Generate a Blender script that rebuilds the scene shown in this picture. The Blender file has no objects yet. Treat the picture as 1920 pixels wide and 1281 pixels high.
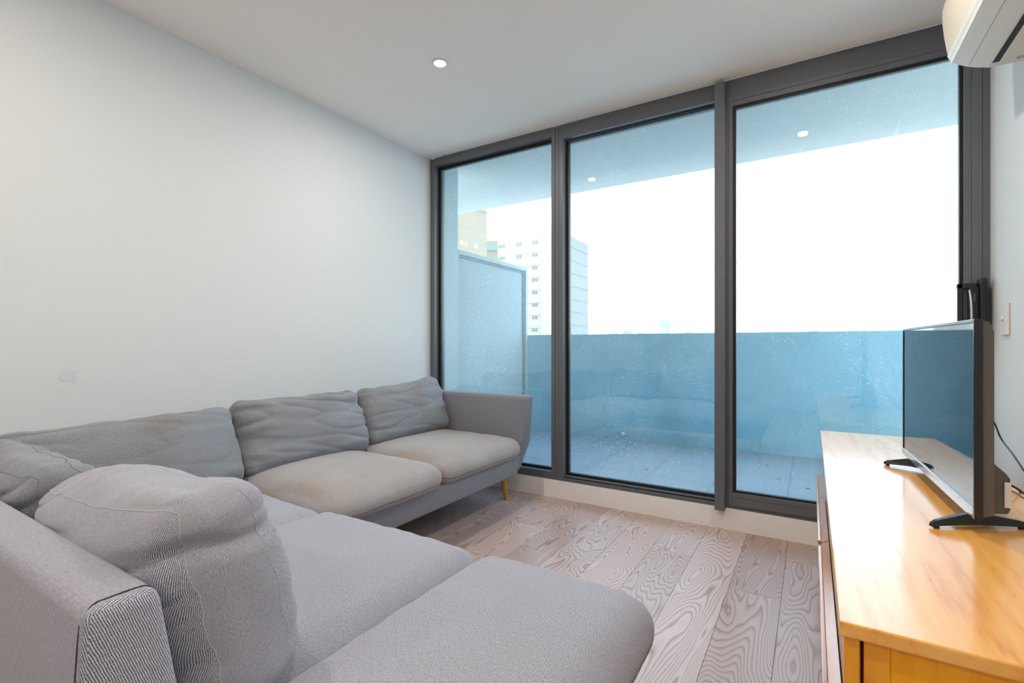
import bpy, bmesh, math, random
from mathutils import Vector, Matrix, noise
R = math.radians
random.seed(7)
sc = bpy.context.scene
col = sc.collection

# ------------------------------------------------------------------ camera
YAW = math.atan(561.6 / 908)
cam_d = bpy.data.cameras.new('camera')
cam_d.sensor_fit = 'HORIZONTAL'; cam_d.sensor_width = 36
cam_d.lens = 36 * 908 / 1920
cam_d.shift_y = 7 / 1920
cam_d.clip_start = 0.02; cam_d.clip_end = 2000
cam = bpy.data.objects.new('camera', cam_d); col.objects.link(cam)
cam.location = (0, 0, 1.108); cam.rotation_euler = (R(90), 0, YAW)
sc.camera = cam

# ------------------------------------------------------------------ world: bright hazy sky
w = bpy.data.worlds.new('world'); sc.world = w; w.use_nodes = True
wn = w.node_tree; wn.nodes.clear()
wo = wn.nodes.new('ShaderNodeOutputWorld'); wb = wn.nodes.new('ShaderNodeBackground')
wt = wn.nodes.new('ShaderNodeTexCoord'); ws = wn.nodes.new('ShaderNodeSeparateXYZ')
wr = wn.nodes.new('ShaderNodeValToRGB')
wr.color_ramp.elements[0].position = 0.0; wr.color_ramp.elements[0].color = (0.88, 0.97, 1.0, 1)
wr.color_ramp.elements[1].position = 0.9; wr.color_ramp.elements[1].color = (0.40, 0.66, 1.0, 1)
wn.links.new(wt.outputs['Generated'], ws.inputs[0]); wn.links.new(ws.outputs['Z'], wr.inputs[0])
wn.links.new(wr.outputs[0], wb.inputs[0]); wn.links.new(wb.outputs[0], wo.inputs[0])
wb.inputs[1].default_value = 3.9

# ------------------------------------------------------------------ exposure
sc.view_settings.view_transform = 'Standard'; sc.view_settings.look = 'None'
sc.view_settings.gamma = 1; sc.view_settings.use_curve_mapping = False
sc.view_settings.exposure = 0.62
sc.cycles.use_denoising = True
sc.cycles.max_bounces = 10; sc.cycles.diffuse_bounces = 6; sc.cycles.transparent_max_bounces = 16
sc.cycles.sample_clamp_indirect = 8
LAMP_W = 7.6

# ------------------------------------------------------------------ node material helpers
class NT:
    def __init__(s, name):
        s.m = bpy.data.materials.new(name); s.m.use_nodes = True
        s.t = s.m.node_tree; s.t.nodes.clear()
        s.out = s.t.nodes.new('ShaderNodeOutputMaterial')
    def n(s, kind, **kw):
        x = s.t.nodes.new('ShaderNode' + kind)
        for k, v in kw.items(): setattr(x, k, v)
        return x
    def l(s, a, b): s.t.links.new(a, b)
    def val(s, sock, v):
        if isinstance(v, bpy.types.NodeSocket): s.l(v, sock)
        else: sock.default_value = v
    def math(s, op, a, b=0.0, c=0.0, clamp=False):
        x = s.n('Math', operation=op, use_clamp=clamp)
        s.val(x.inputs[0], a); s.val(x.inputs[1], b); s.val(x.inputs[2], c)
        return x.outputs[0]
    def mix(s, f, a, b, blend='MIX'):
        x = s.n('Mix', data_type='RGBA', blend_type=blend)
        s.val(x.inputs[0], f)
        s.val(x.inputs[6], a if isinstance(a, bpy.types.NodeSocket) else (*a, 1))
        s.val(x.inputs[7], b if isinstance(b, bpy.types.NodeSocket) else (*b, 1))
        return x.outputs[2]
    def ramp(s, f, stops):
        x = s.n('ValToRGB'); e = x.color_ramp.elements
        while len(e) < len(stops): e.new(0.5)
        for k, (p, c) in enumerate(stops):
            e[k].position = p; e[k].color = (*c, 1) if not isinstance(c, (int, float)) else (c, c, c, 1)
        s.l(f, x.inputs[0]); return x.outputs[0]
    def noise(s, vec, scale, detail=2, rough=.5, dist=0.0, dim='3D'):
        x = s.n('TexNoise', noise_dimensions=dim); s.l(vec, x.inputs['Vector'])
        x.inputs['Scale'].default_value = scale; x.inputs['Detail'].default_value = detail
        x.inputs['Roughness'].default_value = rough; x.inputs['Distortion'].default_value = dist
        return x.outputs[0]
    def coord(s, kind='Object'): return s.n('TexCoord').outputs[kind]
    def mapv(s, vec, scale=(1, 1, 1), loc=(0, 0, 0), rot=(0, 0, 0)):
        x = s.n('Mapping'); s.l(vec, x.inputs[0])
        x.inputs['Scale'].default_value = scale; x.inputs['Location'].default_value = loc
        x.inputs['Rotation'].default_value = rot
        return x.outputs[0]
    def bsdf(s, color, rough=.5, metal=0.0, spec=.5, bump=None, bstr=.3, bdist=.002, **kw):
        b = s.n('BsdfPrincipled')
        s.val(b.inputs['Base Color'], color if isinstance(color, bpy.types.NodeSocket) else (*color, 1))
        s.val(b.inputs['Roughness'], rough); s.val(b.inputs['Metallic'], metal)
        s.val(b.inputs['Specular IOR Level'], spec)
        for k, v in kw.items(): s.val(b.inputs[k.replace('_', ' ')], v)
        if bump is not None:
            u = s.n('Bump'); u.inputs['Strength'].default_value = bstr; u.inputs['Distance'].default_value = bdist
            s.l(bump, u.inputs['Height']); s.l(u.outputs[0], b.inputs['Normal'])
        s.l(b.outputs[0], s.out.inputs[0]); return b

def plain(name, c, rough=.5, metal=0.0, spec=.5, var=.04, scale=30, bump=0.0):
    t = NT(name); v = t.coord(); n = t.noise(v, scale, 3)
    f = t.math('MULTIPLY_ADD', n, 2 * var, 1 - var)
    cc = t.n('VectorMath', operation='SCALE'); cc.inputs[0].default_value = c; t.l(f, cc.inputs['Scale'])
    t.bsdf(cc.outputs[0], rough, metal, spec, bump=n if bump else None, bstr=bump)
    return t.m

M = {}
M['wall'] = plain('white_wall_paint', (.72, .735, .73), .75, spec=.25, var=.008, scale=2, bump=.0)
M['ceiling'] = plain('ceiling_paint', (.95, .895, .83), .9, spec=.1, var=.01, scale=3)
M['kerb'] = plain('kerb_paint', (.87, .85, .83), .45, var=.01)
M['frame'] = plain('grey_powder_coat', (.135, .140, .152), .38, metal=.15, var=.06, scale=900)
M['gasket'] = plain('black_gasket', (.006, .006, .007), .5)
M['black'] = plain('black_plastic', (.012, .012, .014), .32)
M['cable'] = plain('black_cable', (.015, .015, .017), .4)
M['ac'] = plain('aircon_plastic', (.76, .68, .55), .35, var=.01)
M['white'] = plain('white_plastic', (.78, .77, .74), .35)
M['slot'] = plain('vent_black', (.004, .004, .005), .6)
M['tvback'] = plain('dark_grey_plastic', (.10, .095, .09), .5, var=.1, scale=300)
M['tvedge'] = plain('tv_bezel_silver', (.42, .42, .44), .18, metal=.6)
M['sticker'] = plain('white_sticker', (.8, .78, .74), .6)
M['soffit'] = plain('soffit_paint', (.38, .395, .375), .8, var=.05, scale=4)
M['nib'] = plain('nib_render', (.38, .46, .44), .85, var=.04, scale=20)
M['decal'] = plain('wall_mark', (.655, .675, .69), .7, var=.01)
M['metal'] = plain('brushed_steel', (.7, .7, .7), .3, metal=.9)
M['bright'] = plain('silver_trim', (.6, .63, .62), .2, metal=.8)
M['leaf'] = plain('dry_leaf', (.05, .03, .02), .8)
M['bwhite'] = plain('pale_render', (.62, .54, .44), .9, var=.03, scale=.3)
M['bpink'] = plain('pale_pink_panel', (.60, .54, .48), .9, var=.03, scale=.3)
M['bgrey'] = plain('concrete_panel', (.31, .225, .145), .9, var=.06, scale=.3)
M['bblue'] = plain('grey_blue_panel', (.24, .225, .21), .9, var=.05, scale=.3)
M['bgreen'] = plain('green_glazing', (.16, .27, .20), .5, var=.1, scale=.3)
M['bwin'] = plain('facade_window', (.22, .22, .13), .5, var=.2, scale=2)
M['bglass'] = plain('teal_glass_facade', (.32, .42, .40), .4, var=.1, scale=.3)
M['crown'] = plain('pale_foliage', (.36, .29, .20), .9, var=.3, scale=1)
M['trunk'] = plain('tree_bark', (.2, .15, .1), .9)
M['ground'] = plain('distant_ground', (.55, .55, .52), .95, var=.3, scale=.05)

def emis(name, c, s):
    t = NT(name); e = t.n('Emission'); e.inputs[0].default_value = (*c, 1); e.inputs[1].default_value = s
    t.l(e.outputs[0], t.out.inputs[0]); return t.m
M['lamp'] = emis('lamp_lens', (1.0, .86, .68), 26)

def fabric(name, light, dark, tint, pitch=.0031, contrast=1.0, mott=.5, wear=1.3):
    t = NT(name); uv = t.coord('UV')
    s = t.n('SeparateXYZ'); t.l(uv, s.inputs[0])
    wob = t.noise(uv, 60, 2)
    k = 2 * math.pi / pitch
    ux = t.math('ADD', s.outputs[0], t.math('MULTIPLY', wob, .0022)); uy = t.math('ADD', s.outputs[1], t.math('MULTIPLY', wob, .0022))
    a = t.math('SINE', t.math('MULTIPLY', ux, k)); b = t.math('SINE', t.math('MULTIPLY', uy, k))
    wv = t.math('MULTIPLY', a, b)                                   # basket check
    wv = t.math('MULTIPLY_ADD', t.math('ADD', t.math('MULTIPLY', wv, .45), t.math('MULTIPLY', t.math('SINE', t.math('MULTIPLY', t.math('ADD', ux, t.math('MULTIPLY', uy, .35)), k)), .6)), .6, .5)
    hz = t.noise(t.mapv(uv, (260, 1900, 1)), 1, 2)                  # slubby threads
    f = t.math('ADD', t.math('MULTIPLY', wv, .75 * contrast), t.math('MULTIPLY', hz, .5))
    c = t.ramp(f, [(.34, dark), (.80, light)])
    mo = t.noise(t.mapv(uv, (330, 150, 1)), 1, 3, .7)
    c = t.mix(mott, c, t.mix(1.0, c, t.ramp(mo, [(.33, .35), (.68, 1.55)]), 'MULTIPLY'))
    big = t.noise(uv, 3.2, 3)
    c = t.mix(t.math('MULTIPLY', t.math('SUBTRACT', big, .42, clamp=True), wear, clamp=True), c, t.mix(1.0, c, tint, 'MULTIPLY'))
    t.bsdf(c, .92, spec=.12, bump=f, bstr=.35, bdist=.0012, Sheen_Weight=.25, Sheen_Roughness=.4)
    return t.m
M['fab'] = fabric('grey_tweed', (.63, .63, .695), (.035, .042, .075), (.96, .90, .86), mott=.35)
M['fab_back'] = fabric('grey_tweed_cushion', (.52, .54, .58), (.045, .055, .08), (.86, .77, .66), contrast=.8, wear=2.4)
M['fab_base'] = fabric('grey_tweed_base', (.50, .50, .54), (.09, .10, .13), (.90, .84, .78), contrast=.7)
M['fab_seat'] = fabric('beige_worn_tweed', (.72, .685, .675), (.20, .19, .19), (.86, .78, .70), contrast=.7, wear=2.6)
M['seam'] = plain('light_seam_thread', (.46, .46, .47), .9)
M['seam_m'] = plain('grey_seam_thread', (.20, .205, .22), .9)
M['seam_d'] = plain('dark_seam', (.05, .05, .065), .9)

def wood(name, c1, c2, c3, rough, axis='Y', sc_=1.0, coat=0.0, gs=7.0):
    t = NT(name); v = t.coord()
    m = (9, 1.1, 9) if axis == 'Y' else ((1.1, 9, 9) if axis == 'X' else (9, 9, 1.1))
    v2 = t.mapv(v, tuple(k * sc_ for k in m))
    n1 = t.noise(v2, 1.0, 3, .55, .4)
    rings = t.math('FRACT', t.math('MULTIPLY', n1, gs))
    rings = t.math('PINGPONG', rings, .5)
    fine = t.noise(t.mapv(v, tuple(k * 26 * sc_ for k in m)), 1.0, 2)
    f = t.math('ADD', t.math('MULTIPLY', rings, .9), t.math('MULTIPLY', fine, .55), clamp=True)
    c = t.ramp(f, [(.15, c3), (.45, c2), (.85, c1)])
    t.bsdf(c, rough, spec=.5, bump=fine, bstr=.05, Coat_Weight=coat, Coat_Roughness=.14)
    return t.m
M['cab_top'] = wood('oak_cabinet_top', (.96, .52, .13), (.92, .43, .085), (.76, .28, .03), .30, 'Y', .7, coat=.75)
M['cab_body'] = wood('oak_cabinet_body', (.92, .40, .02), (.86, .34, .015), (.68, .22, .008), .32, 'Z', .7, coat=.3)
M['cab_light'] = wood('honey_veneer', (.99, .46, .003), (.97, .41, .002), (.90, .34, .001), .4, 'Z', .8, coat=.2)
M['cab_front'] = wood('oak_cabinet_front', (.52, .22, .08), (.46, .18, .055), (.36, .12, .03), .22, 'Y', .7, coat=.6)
M['leg'] = wood('honey_wood_leg', (.75, .42, .10), (.70, .36, .07), (.60, .28, .05), .35, 'Z', 1.5)

def floor_mat():
    t = NT('oak_floorboards'); v = t.coord()
    at = t.n('Attribute', attribute_name='plank', attribute_type='GEOMETRY')
    sp = t.n('SeparateXYZ'); t.l(at.outputs['Vector'], sp.inputs[0])
    r1, r2 = sp.outputs[0], sp.outputs[1]
    off = t.n('CombineXYZ'); t.l(t.math('MULTIPLY', r1, 37), off.inputs[0]); t.l(t.math('MULTIPLY', r2, 53), off.inputs[1]); t.l(t.math('MULTIPLY', r1, 19), off.inputs[2])
    va = t.n('VectorMath', operation='ADD'); t.l(t.mapv(v, (5.5, 1.0, 1)), va.inputs[0]); t.l(off.outputs[0], va.inputs[1])
    n1 = t.noise(va.outputs[0], 1.0, 1.5, .45, .25)
    ph = t.math('MULTIPLY', n1, 46)
    fr = t.math('FRACT', ph)
    line = t.ramp(fr, [(0.0, .0), (.35, .65), (.8, 1.0), (1.0, 0.0)])
    fine = t.noise(t.mapv(v, (420, 16, 1)), 1.0, 2)
    f = t.math('ADD', t.math('MULTIPLY', line, .8), t.math('MULTIPLY', fine, .3), clamp=True)
    c = t.ramp(f, [(.1, (.27, .18, .145)), (.5, (.47, .36, .32)), (1.0, (.57, .46, .43))])
    hue = t.mix(r2, (.95, .86, .80), (1.06, 1.04, 1.06))
    c = t.mix(1.0, c, hue, 'MULTIPLY')
    c2 = t.n('VectorMath', operation='SCALE'); t.l(c, c2.inputs[0]); t.l(t.math('MULTIPLY_ADD', r1, .22, .86), c2.inputs['Scale'])
    t.bsdf(c2.outputs[0], .34, spec=.5, bump=f, bstr=.08, bdist=.001)
    return t.m
M['floor'] = floor_mat()

def tile_mat():
    t = NT('balcony_tiles'); v = t.coord()
    b = t.n('TexBrick'); t.l(t.mapv(v, (1, 1, 1), loc=(.13, .02, 0)), b.inputs[0])
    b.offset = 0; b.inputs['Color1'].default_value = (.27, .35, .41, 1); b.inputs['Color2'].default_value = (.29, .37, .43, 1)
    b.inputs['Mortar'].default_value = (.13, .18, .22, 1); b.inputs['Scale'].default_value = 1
    b.inputs['Mortar Size'].default_value = .004; b.inputs['Brick Width'].default_value = .45; b.inputs['Row Height'].default_value = .45
    n = t.noise(v, 14, 5)
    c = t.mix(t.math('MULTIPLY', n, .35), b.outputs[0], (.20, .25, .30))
    t.bsdf(c, .55, spec=.4); return t.m
M['tile'] = tile_mat()

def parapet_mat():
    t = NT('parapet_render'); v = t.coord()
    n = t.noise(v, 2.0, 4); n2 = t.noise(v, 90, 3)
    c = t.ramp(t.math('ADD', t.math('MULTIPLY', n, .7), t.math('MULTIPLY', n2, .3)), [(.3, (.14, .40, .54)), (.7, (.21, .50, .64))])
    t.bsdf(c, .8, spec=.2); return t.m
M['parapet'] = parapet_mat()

def glass_mat(name, seed, haze=.03, speck=.85, ior=2.0):
    t = NT(name); v = t.mapv(t.coord(), (1, 1, 1), loc=(seed * 3.1, 0, seed * 1.7))
    tr = t.n('BsdfTransparent'); tr.inputs[0].default_value = (.93, .975, .985, 1)
    gl = t.n('BsdfGlossy'); gl.inputs['Roughness'].default_value = 0.0; gl.inputs[0].default_value = (.9, .97, 1, 1)
    lw_ = t.n('LayerWeight'); lw_.inputs[0].default_value = .5
    f0 = ((ior - 1) / (ior + 1)) ** 2
    fz = t.math('MULTIPLY_ADD', t.math('POWER', lw_.outputs['Facing'], 5.0), 1 - f0, f0)
    mx = t.n('MixShader'); t.l(fz, mx.inputs[0]); t.l(tr.outputs[0], mx.inputs[1]); t.l(gl.outputs[0], mx.inputs[2])
    vo = t.n('TexVoronoi'); vo.inputs['Scale'].default_value = 52; t.l(v, vo.inputs['Vector'])
    cs = t.n('SeparateColor'); t.l(vo.outputs['Color'], cs.inputs[0])
    dots = t.math('MULTIPLY', t.math('LESS_THAN', vo.outputs['Distance'], t.math('MULTIPLY', cs.outputs[0], .22)), t.math('GREATER_THAN', cs.outputs[1], .45))
    patch = t.ramp(t.noise(v, 1.3, 4, .6), [(.38, 0.25), (.62, 1.0)])
    dots = t.math('MULTIPLY', dots, t.math('MULTIPLY', patch, speck))
    grain = t.ramp(t.noise(v, 150, 3, .75), [(.48, 0.0), (.66, 1.0)])
    smear = t.ramp(t.noise(t.mapv(v, (9, 9, 2.2), rot=(0, R(12), 0)), 1, 5, .7, 1.2), [(.55, 0.0), (.75, 1.0)])
    drip = t.ramp(t.noise(t.mapv(v, (70, 70, 1.3)), 1, 2, .6), [(.70, 0.0), (.74, 1.0)])
    dz = t.math('ADD', t.math('MULTIPLY', grain, .34), t.math('ADD', t.math('MULTIPLY', smear, .07), t.math('MULTIPLY', drip, .10)))
    dz = t.math('ADD', t.math('MULTIPLY', dz, patch), haze)
    d = t.math('ADD', dots, dz, clamp=True)
    df = t.n('BsdfDiffuse'); df.inputs[0].default_value = (.72, .84, .88, 1)
    tl = t.n('BsdfTranslucent'); tl.inputs[0].default_value = (.62, .80, .86, 1)
    dm = t.n('MixShader'); dm.inputs[0].default_value = .5; t.l(df.outputs[0], dm.inputs[1]); t.l(tl.outputs[0], dm.inputs[2])
    fm = t.n('MixShader'); t.l(d, fm.inputs[0]); t.l(mx.outputs[0], fm.inputs[1]); t.l(dm.outputs[0], fm.inputs[2])
    t.l(fm.outputs[0], t.out.inputs[0]); return t.m
M['glass1'] = glass_mat('window_glass_a', 1); M['glass2'] = glass_mat('window_glass_b', 2); M['glass3'] = glass_mat('window_glass_c', 3, speck=.8)

def frosted():
    t = NT('frosted_glass')
    tl = t.n('BsdfTranslucent'); tl.inputs[0].default_value = (.48, .54, .55, 1)
    df = t.n('BsdfDiffuse'); df.inputs[0].default_value = (.42, .50, .54, 1)
    m = t.n('MixShader'); m.inputs[0].default_value = .45; t.l(tl.outputs[0], m.inputs[1]); t.l(df.outputs[0], m.inputs[2])
    t.l(m.outputs[0], t.out.inputs[0]); return t.m
M['frost'] = frosted()

def screen_mat():
    t = NT('tv_screen_glass'); v = t.coord()
    vo = t.n('TexVoronoi'); vo.inputs['Scale'].default_value = 110; t.l(v, vo.inputs['Vector'])
    cs = t.n('SeparateColor'); t.l(vo.outputs['Color'], cs.inputs[0])
    dots = t.math('MULTIPLY', t.math('LESS_THAN', vo.outputs['Distance'], t.math('MULTIPLY', cs.outputs[0], .13)), t.math('GREATER_THAN', cs.outputs[1], .5))
    c = t.mix(t.math('MULTIPLY', dots, .5), (.012, .02, .026), (.5, .6, .62))
    t.bsdf(c, .04, spec=.85); return t.m
M['screen'] = screen_mat()

# ------------------------------------------------------------------ mesh helpers
def mesh_obj(name, bm, mat, parent=None, smooth=False):
    me = bpy.data.meshes.new(name); bm.normal_update(); bm.to_mesh(me); bm.free()
    o = bpy.data.objects.new(name, me); col.objects.link(o)
    me.materials.append(mat if not isinstance(mat, str) else M[mat])
    if smooth: me.shade_smooth() if hasattr(me, 'shade_smooth') else [setattr(p, 'use_smooth', True) for p in me.polygons]
    if parent: o.parent = parent
    return o
def bx(bm, x0, x1, y0, y1, z0, z1, bevel=0.0, seg=2):
    vs = [bm.verts.new((x, y, z)) for x in (x0, x1) for y in (y0, y1) for z in (z0, z1)]
    idx = [(0, 1, 3, 2), (4, 6, 7, 5), (0, 4, 5, 1), (2, 3, 7, 6), (0, 2, 6, 4), (1, 5, 7, 3)]
    fs = [bm.faces.new([vs[i] for i in f]) for f in idx]
    if bevel > 0:
        es = {e for f in fs for e in f.edges}
        bmesh.ops.bevel(bm, geom=list(es), offset=bevel, segments=seg, affect='EDGES', profile=.5)
    return vs
def box(name, mat, parent, *a, bevel=.002):
    bm = bmesh.new(); bx(bm, *a, bevel=bevel); return mesh_obj(name, bm, mat, parent)
def tube(bm, pts, r, seg=8, closed=False, caps=True):
    pts = [Vector(p) for p in pts]; n = len(pts); rings = []
    rr = r if isinstance(r, (list, tuple)) else [r] * n
    up = Vector((0, 0, 1)); prev = None
    for i, p in enumerate(pts):
        a = pts[(i - 1) % n] if closed or i > 0 else p
        b = pts[(i + 1) % n] if closed or i < n - 1 else p
        d = (b - a).normalized()
        if prev is None:
            s = d.cross(up) if abs(d.z) < .95 else d.cross(Vector((1, 0, 0)))
        else:
            s = prev - d * prev.dot(d)
        s.normalize(); prev = s; q = d.cross(s)
        rings.append([bm.verts.new(p + (s * math.cos(2 * math.pi * k / seg) + q * math.sin(2 * math.pi * k / seg)) * rr[i]) for k in range(seg)])
    m = n if closed else n - 1
    for i in range(m):
        A, B = rings[i], rings[(i + 1) % n]
        for k in range(seg): bm.faces.new((A[k], A[(k + 1) % seg], B[(k + 1) % seg], B[k]))
    if caps and not closed:
        bm.faces.new(rings[0][::-1]); bm.faces.new(rings[-1])
def lathe(bm, prof, seg=24, c=(0, 0, 0)):
    rings = [[bm.verts.new((c[0] + r * math.cos(2 * math.pi * k / seg), c[1] + r * math.sin(2 * math.pi * k / seg), c[2] + z)) for k in range(seg)] for r, z in prof]
    for A, B in zip(rings, rings[1:]):
        for k in range(seg): bm.faces.new((A[k], A[(k + 1) % seg], B[(k + 1) % seg], B[k]))
    bm.faces.new(rings[0][::-1]); bm.faces.new(rings[-1])
def prism(bm, pts, y0, y1, axis='Y'):
    """pts: outline in (x,z) extruded along y (axis Y) or (y,z) along x (axis X) or (x,y) along z"""
    def mk(p, t): return {'Y': (p[0], t, p[1]), 'X': (t, p[0], p[1]), 'Z': (p[0], p[1], t)}[axis]
    A = [bm.verts.new(mk(p, y0)) for p in pts]; B = [bm.verts.new(mk(p, y1)) for p in pts]
    n = len(pts)
    for k in range(n): bm.faces.new((A[k], A[(k + 1) % n], B[(k + 1) % n], B[k]))
    bm.faces.new(A[::-1]); bm.faces.new(B)
    bmesh.ops.recalc_face_normals(bm, faces=bm.faces)
def smooth_path(pts, n=10):
    P = [Vector(p) for p in pts]; P = [P[0] * 2 - P[1]] + P + [P[-1] * 2 - P[-2]]; out = []
    for i in range(1, len(P) - 2):
        a, b, c, d = P[i - 1:i + 3]
        for k in range(n):
            t = k / n
            out.append(.5 * ((2 * b) + (c - a) * t + (2 * a - 5 * b + 4 * c - d) * t * t + (3 * b - 3 * c + d - a) * t ** 3))
    out.append(P[-2]); return out
def thing(name, label, cat, loc=(0, 0, 0), rz=0, group=None):
    o = bpy.data.objects.new(name, None); col.objects.link(o)
    o.location = loc; o.rotation_euler = (0, 0, rz); o.empty_display_size = .1
    return tag(o, label, cat, group)
def tag(o, label, cat, group=None):
    o['label'] = label; o['category'] = cat
    if group: o['group'] = group
    return o
def struct(o): o['kind'] = 'structure'; return o
def sbox(name, mat, *a, bevel=0.0): return struct(box(name, mat, None, *a, bevel=bevel))
def sempty(name, loc=(0, 0, 0)):
    o = bpy.data.objects.new(name, None); col.objects.link(o); o.location = loc; return struct(o)

# ------------------------------------------------------------------ room shell
XL, XR, YW, YB, H = -2.778, .723, 3.155, -3.4, 2.7
sbox('wall_left', 'wall', XL - .2, XL, YB, 3.54, -.1, 2.78)
sbox('wall_right', 'wall', XR, XR + .2, YB, 3.30, -.1, 2.78)
sbox('wall_back', 'wall', XL - .2, XR + .2, YB - .2, YB, -.1, 2.78)
sbox('ceiling', 'ceiling', XL, XR, YB, YW, H, H + .08)
sbox('trim_1', 'kerb', XL, XR, YW, 3.32, -.1, .130, bevel=.003)        # white kerb below the glazing
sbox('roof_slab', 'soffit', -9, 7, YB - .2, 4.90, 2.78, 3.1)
sbox('wall_front', 'nib', XL - .2, XL + .0005, 3.325, 3.541, .12, 2.779)

def floor():
    bm = bmesh.new(); lay = bm.verts.layers.float_vector.new('plank')
    known = {-4: [2.655, .72], -3: [3.4], -2: [2.40, .45], -1: [2.86, .9], -8: [2.6, .7], -5: [3.6, 1.95], -6: [3.3, 1.5], -7: [2.3]}
    x = -.113 - .21 * 13; k = -14
    while x < XR:
        x1 = x + .21; key = round((x + .113) / .21) - 1
        cuts = [c for c in known.get(key, [random.uniform(.5, 3)])]
        while min(cuts) > YB: cuts.append(min(cuts) - 1.86)
        while max(cuts) < YW: cuts.append(max(cuts) + 1.86)
        cuts.sort()
        for a, b in zip(cuts, cuts[1:]):
            a_, b_ = max(a, YB), min(b, YW + .004)
            if b_ - a_ < .01: continue
            xa, xb = max(x, XL) + .0004, min(x1, XR) - .0004
            if xb - xa < .01: continue
            bx(bm, xa, xb, a_ + .0005, b_ - .0005, -.014, 0, bevel=.0009, seg=1)
            rnd = (random.random(), random.random(), 0)
            for v in bm.verts:
                if v[lay].length == 0: v[lay] = rnd
        x = x1
    bx(bm, XL, XR, YB, YW, -.05, -.0142)
    o = mesh_obj('floor', bm, 'floor')
    return struct(o)
floor()

# ------------------------------------------------------------------ glazing wall
def ring(bm, x0, x1, z0, z1, wl, wr, wb, wt, y0, y1, bev=.0015):
    bx(bm, x0, x0 + wl, y0, y1, z0, z1, bevel=bev); bx(bm, x1 - wr, x1, y0, y1, z0, z1, bevel=bev)
    bx(bm, x0 + wl, x1 - wr, y0, y1, z1 - wt, z1, bevel=bev); bx(bm, x0 + wl, x1 - wr, y0, y1, z0, z0 + wb, bevel=bev)
FB, FT = .1305, 2.6995
# window_1: fixed pane in the left corner
w1 = sempty('window_1', (XL, YW, FB))
def at(o, parent):     # keep world coordinates while parenting
    o.parent = parent; o.matrix_parent_inverse = parent.matrix_basis.inverted(); return o
bpy.context.view_layer.update()
bm = bmesh.new()
bx(bm, XL + .0005, -2.764, YW + .006, 3.29, FB, FT); bx(bm, -2.762, -2.725, YW, 3.29, FB, FT - .008, bevel=.001)
bx(bm, -1.613, -1.5845, YW, 3.29, FB, FT - .004, bevel=.001)
bx(bm, -2.725, -1.613, YW, 3.29, 2.632, FT - .008, bevel=.001); bx(bm, -2.725, -1.613, YW + .004, 3.28, FT - .0075, FT)
bx(bm, -2.725, -1.613, YW, 3.29, FB, .150, bevel=.001); bx(bm, -2.725, -1.613, YW + .003, 3.29, .1505, .185, bevel=.001)
at(mesh_obj('window_frame', bm, 'frame'), w1)
bm = bmesh.new(); ring(bm, -2.725, -1.613, .185, 2.632, .028, .027, .018, .026, 3.205, 3.235, .001)
at(mesh_obj('gasket', bm, 'gasket'), w1)
at(box('glass_pane', 'glass1', None, -2.70, -1.638, 3.217, 3.223, .2, 2.608, bevel=0), w1)
# window_2: middle pane
w2 = sempty('window_2', (-1.583, YW, FB)); bpy.context.view_layer.update()
bm = bmesh.new()
bx(bm, -1.5815, -1.5545, YW, 3.29, FB, FT - .004, bevel=.001); bx(bm, -1.553, -1.519, YW, 3.29, FB, 2.668, bevel=.001)
bx(bm, -1.519, -.45, YW, 3.29, 2.594, 2.692, bevel=.001); bx(bm, -1.553, -.45, YW + .005, 3.28, 2.6925, FT)
bx(bm, -1.553, -1.519, YW, 3.28, 2.669, 2.692)
bx(bm, -1.519, -.45, YW, 3.29, FB, .143, bevel=.001); bx(bm, -1.519, -.45, YW + .003, 3.29, .1435, .151, bevel=.001)
bx(bm, -1.519, -.45, YW + .022, 3.29, .151, .165, bevel=.001)
bx(bm, -1.505, -.45, 3.198, 3.24, 2.583, 2.588, bevel=.0005)
at(mesh_obj('window_frame', bm, 'frame'), w2)
bm = bmesh.new(); ring(bm, -1.519, -.45, .165, 2.594, .021, .03, .018, .016, 3.205, 3.235, .001)
bx(bm, -1.519, -.45, 3.175, 3.2, .151, .158)
at(mesh_obj('gasket', bm, 'gasket'), w2)
at(box('glass_pane', 'glass2', None, -1.50, -.475, 3.217, 3.223, .18, 2.58, bevel=0), w2)
# trim_2: projecting square mullion
m2 = sbox('trim_2', 'frame', -.494, -.438, 3.098, YW - .0005, .124, 2.674, bevel=.002)
# door_1: sliding sash on the right
d1 = sempty('door_1', (-.43, YW, FB)); bpy.context.view_layer.update()
bm = bmesh.new()
bx(bm, -.449, -.426, YW + .004, 3.29, FB, FT - .008)                       # jamb behind the mullion
bx(bm, -.4255, .7225, YW, 3.29, 2.595, 2.690, bevel=.001); bx(bm, -.449, .7225, YW + .005, 3.28, 2.6905, FT)
bx(bm, .6955, .7225, YW, 3.29, FB, 2.594, bevel=.001)
bx(bm, -.4255, .694, YW, 3.29, FB, .1405, bevel=.001); bx(bm, -.4255, .694, YW + .003, 3.29, .141, .1505, bevel=.001)
at(mesh_obj('door_frame', bm, 'frame'), d1)
bm = bmesh.new()
bx(bm, -.424, -.400, 3.148, 3.20, .1515, 2.5935, bevel=.001)
bx(bm, .6272, .6545, 3.148, 3.20, .1515, 2.5935, bevel=.001); bx(bm, .656, .6938, 3.150, 3.20, .1515, 2.5935, bevel=.001)
bx(bm, -.400, .6272, 3.148, 3.20, 2.534, 2.564, bevel=.001); bx(bm, -.400, .6272, 3.148, 3.20, 2.5655, 2.5935, bevel=.001)
bx(bm, -.400, .6272, 3.148, 3.20, .1515, .199, bevel=.001); bx(bm, -.400, .6272, 3.148, 3.20, .2005, .229, bevel=.001)
at(mesh_obj('sash', bm, 'frame'), d1)
bm = bmesh.new(); ring(bm, -.400, .6272, .229, 2.534, .0165, .0135, .012, .0165, 3.160, 3.19, .001)
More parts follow.
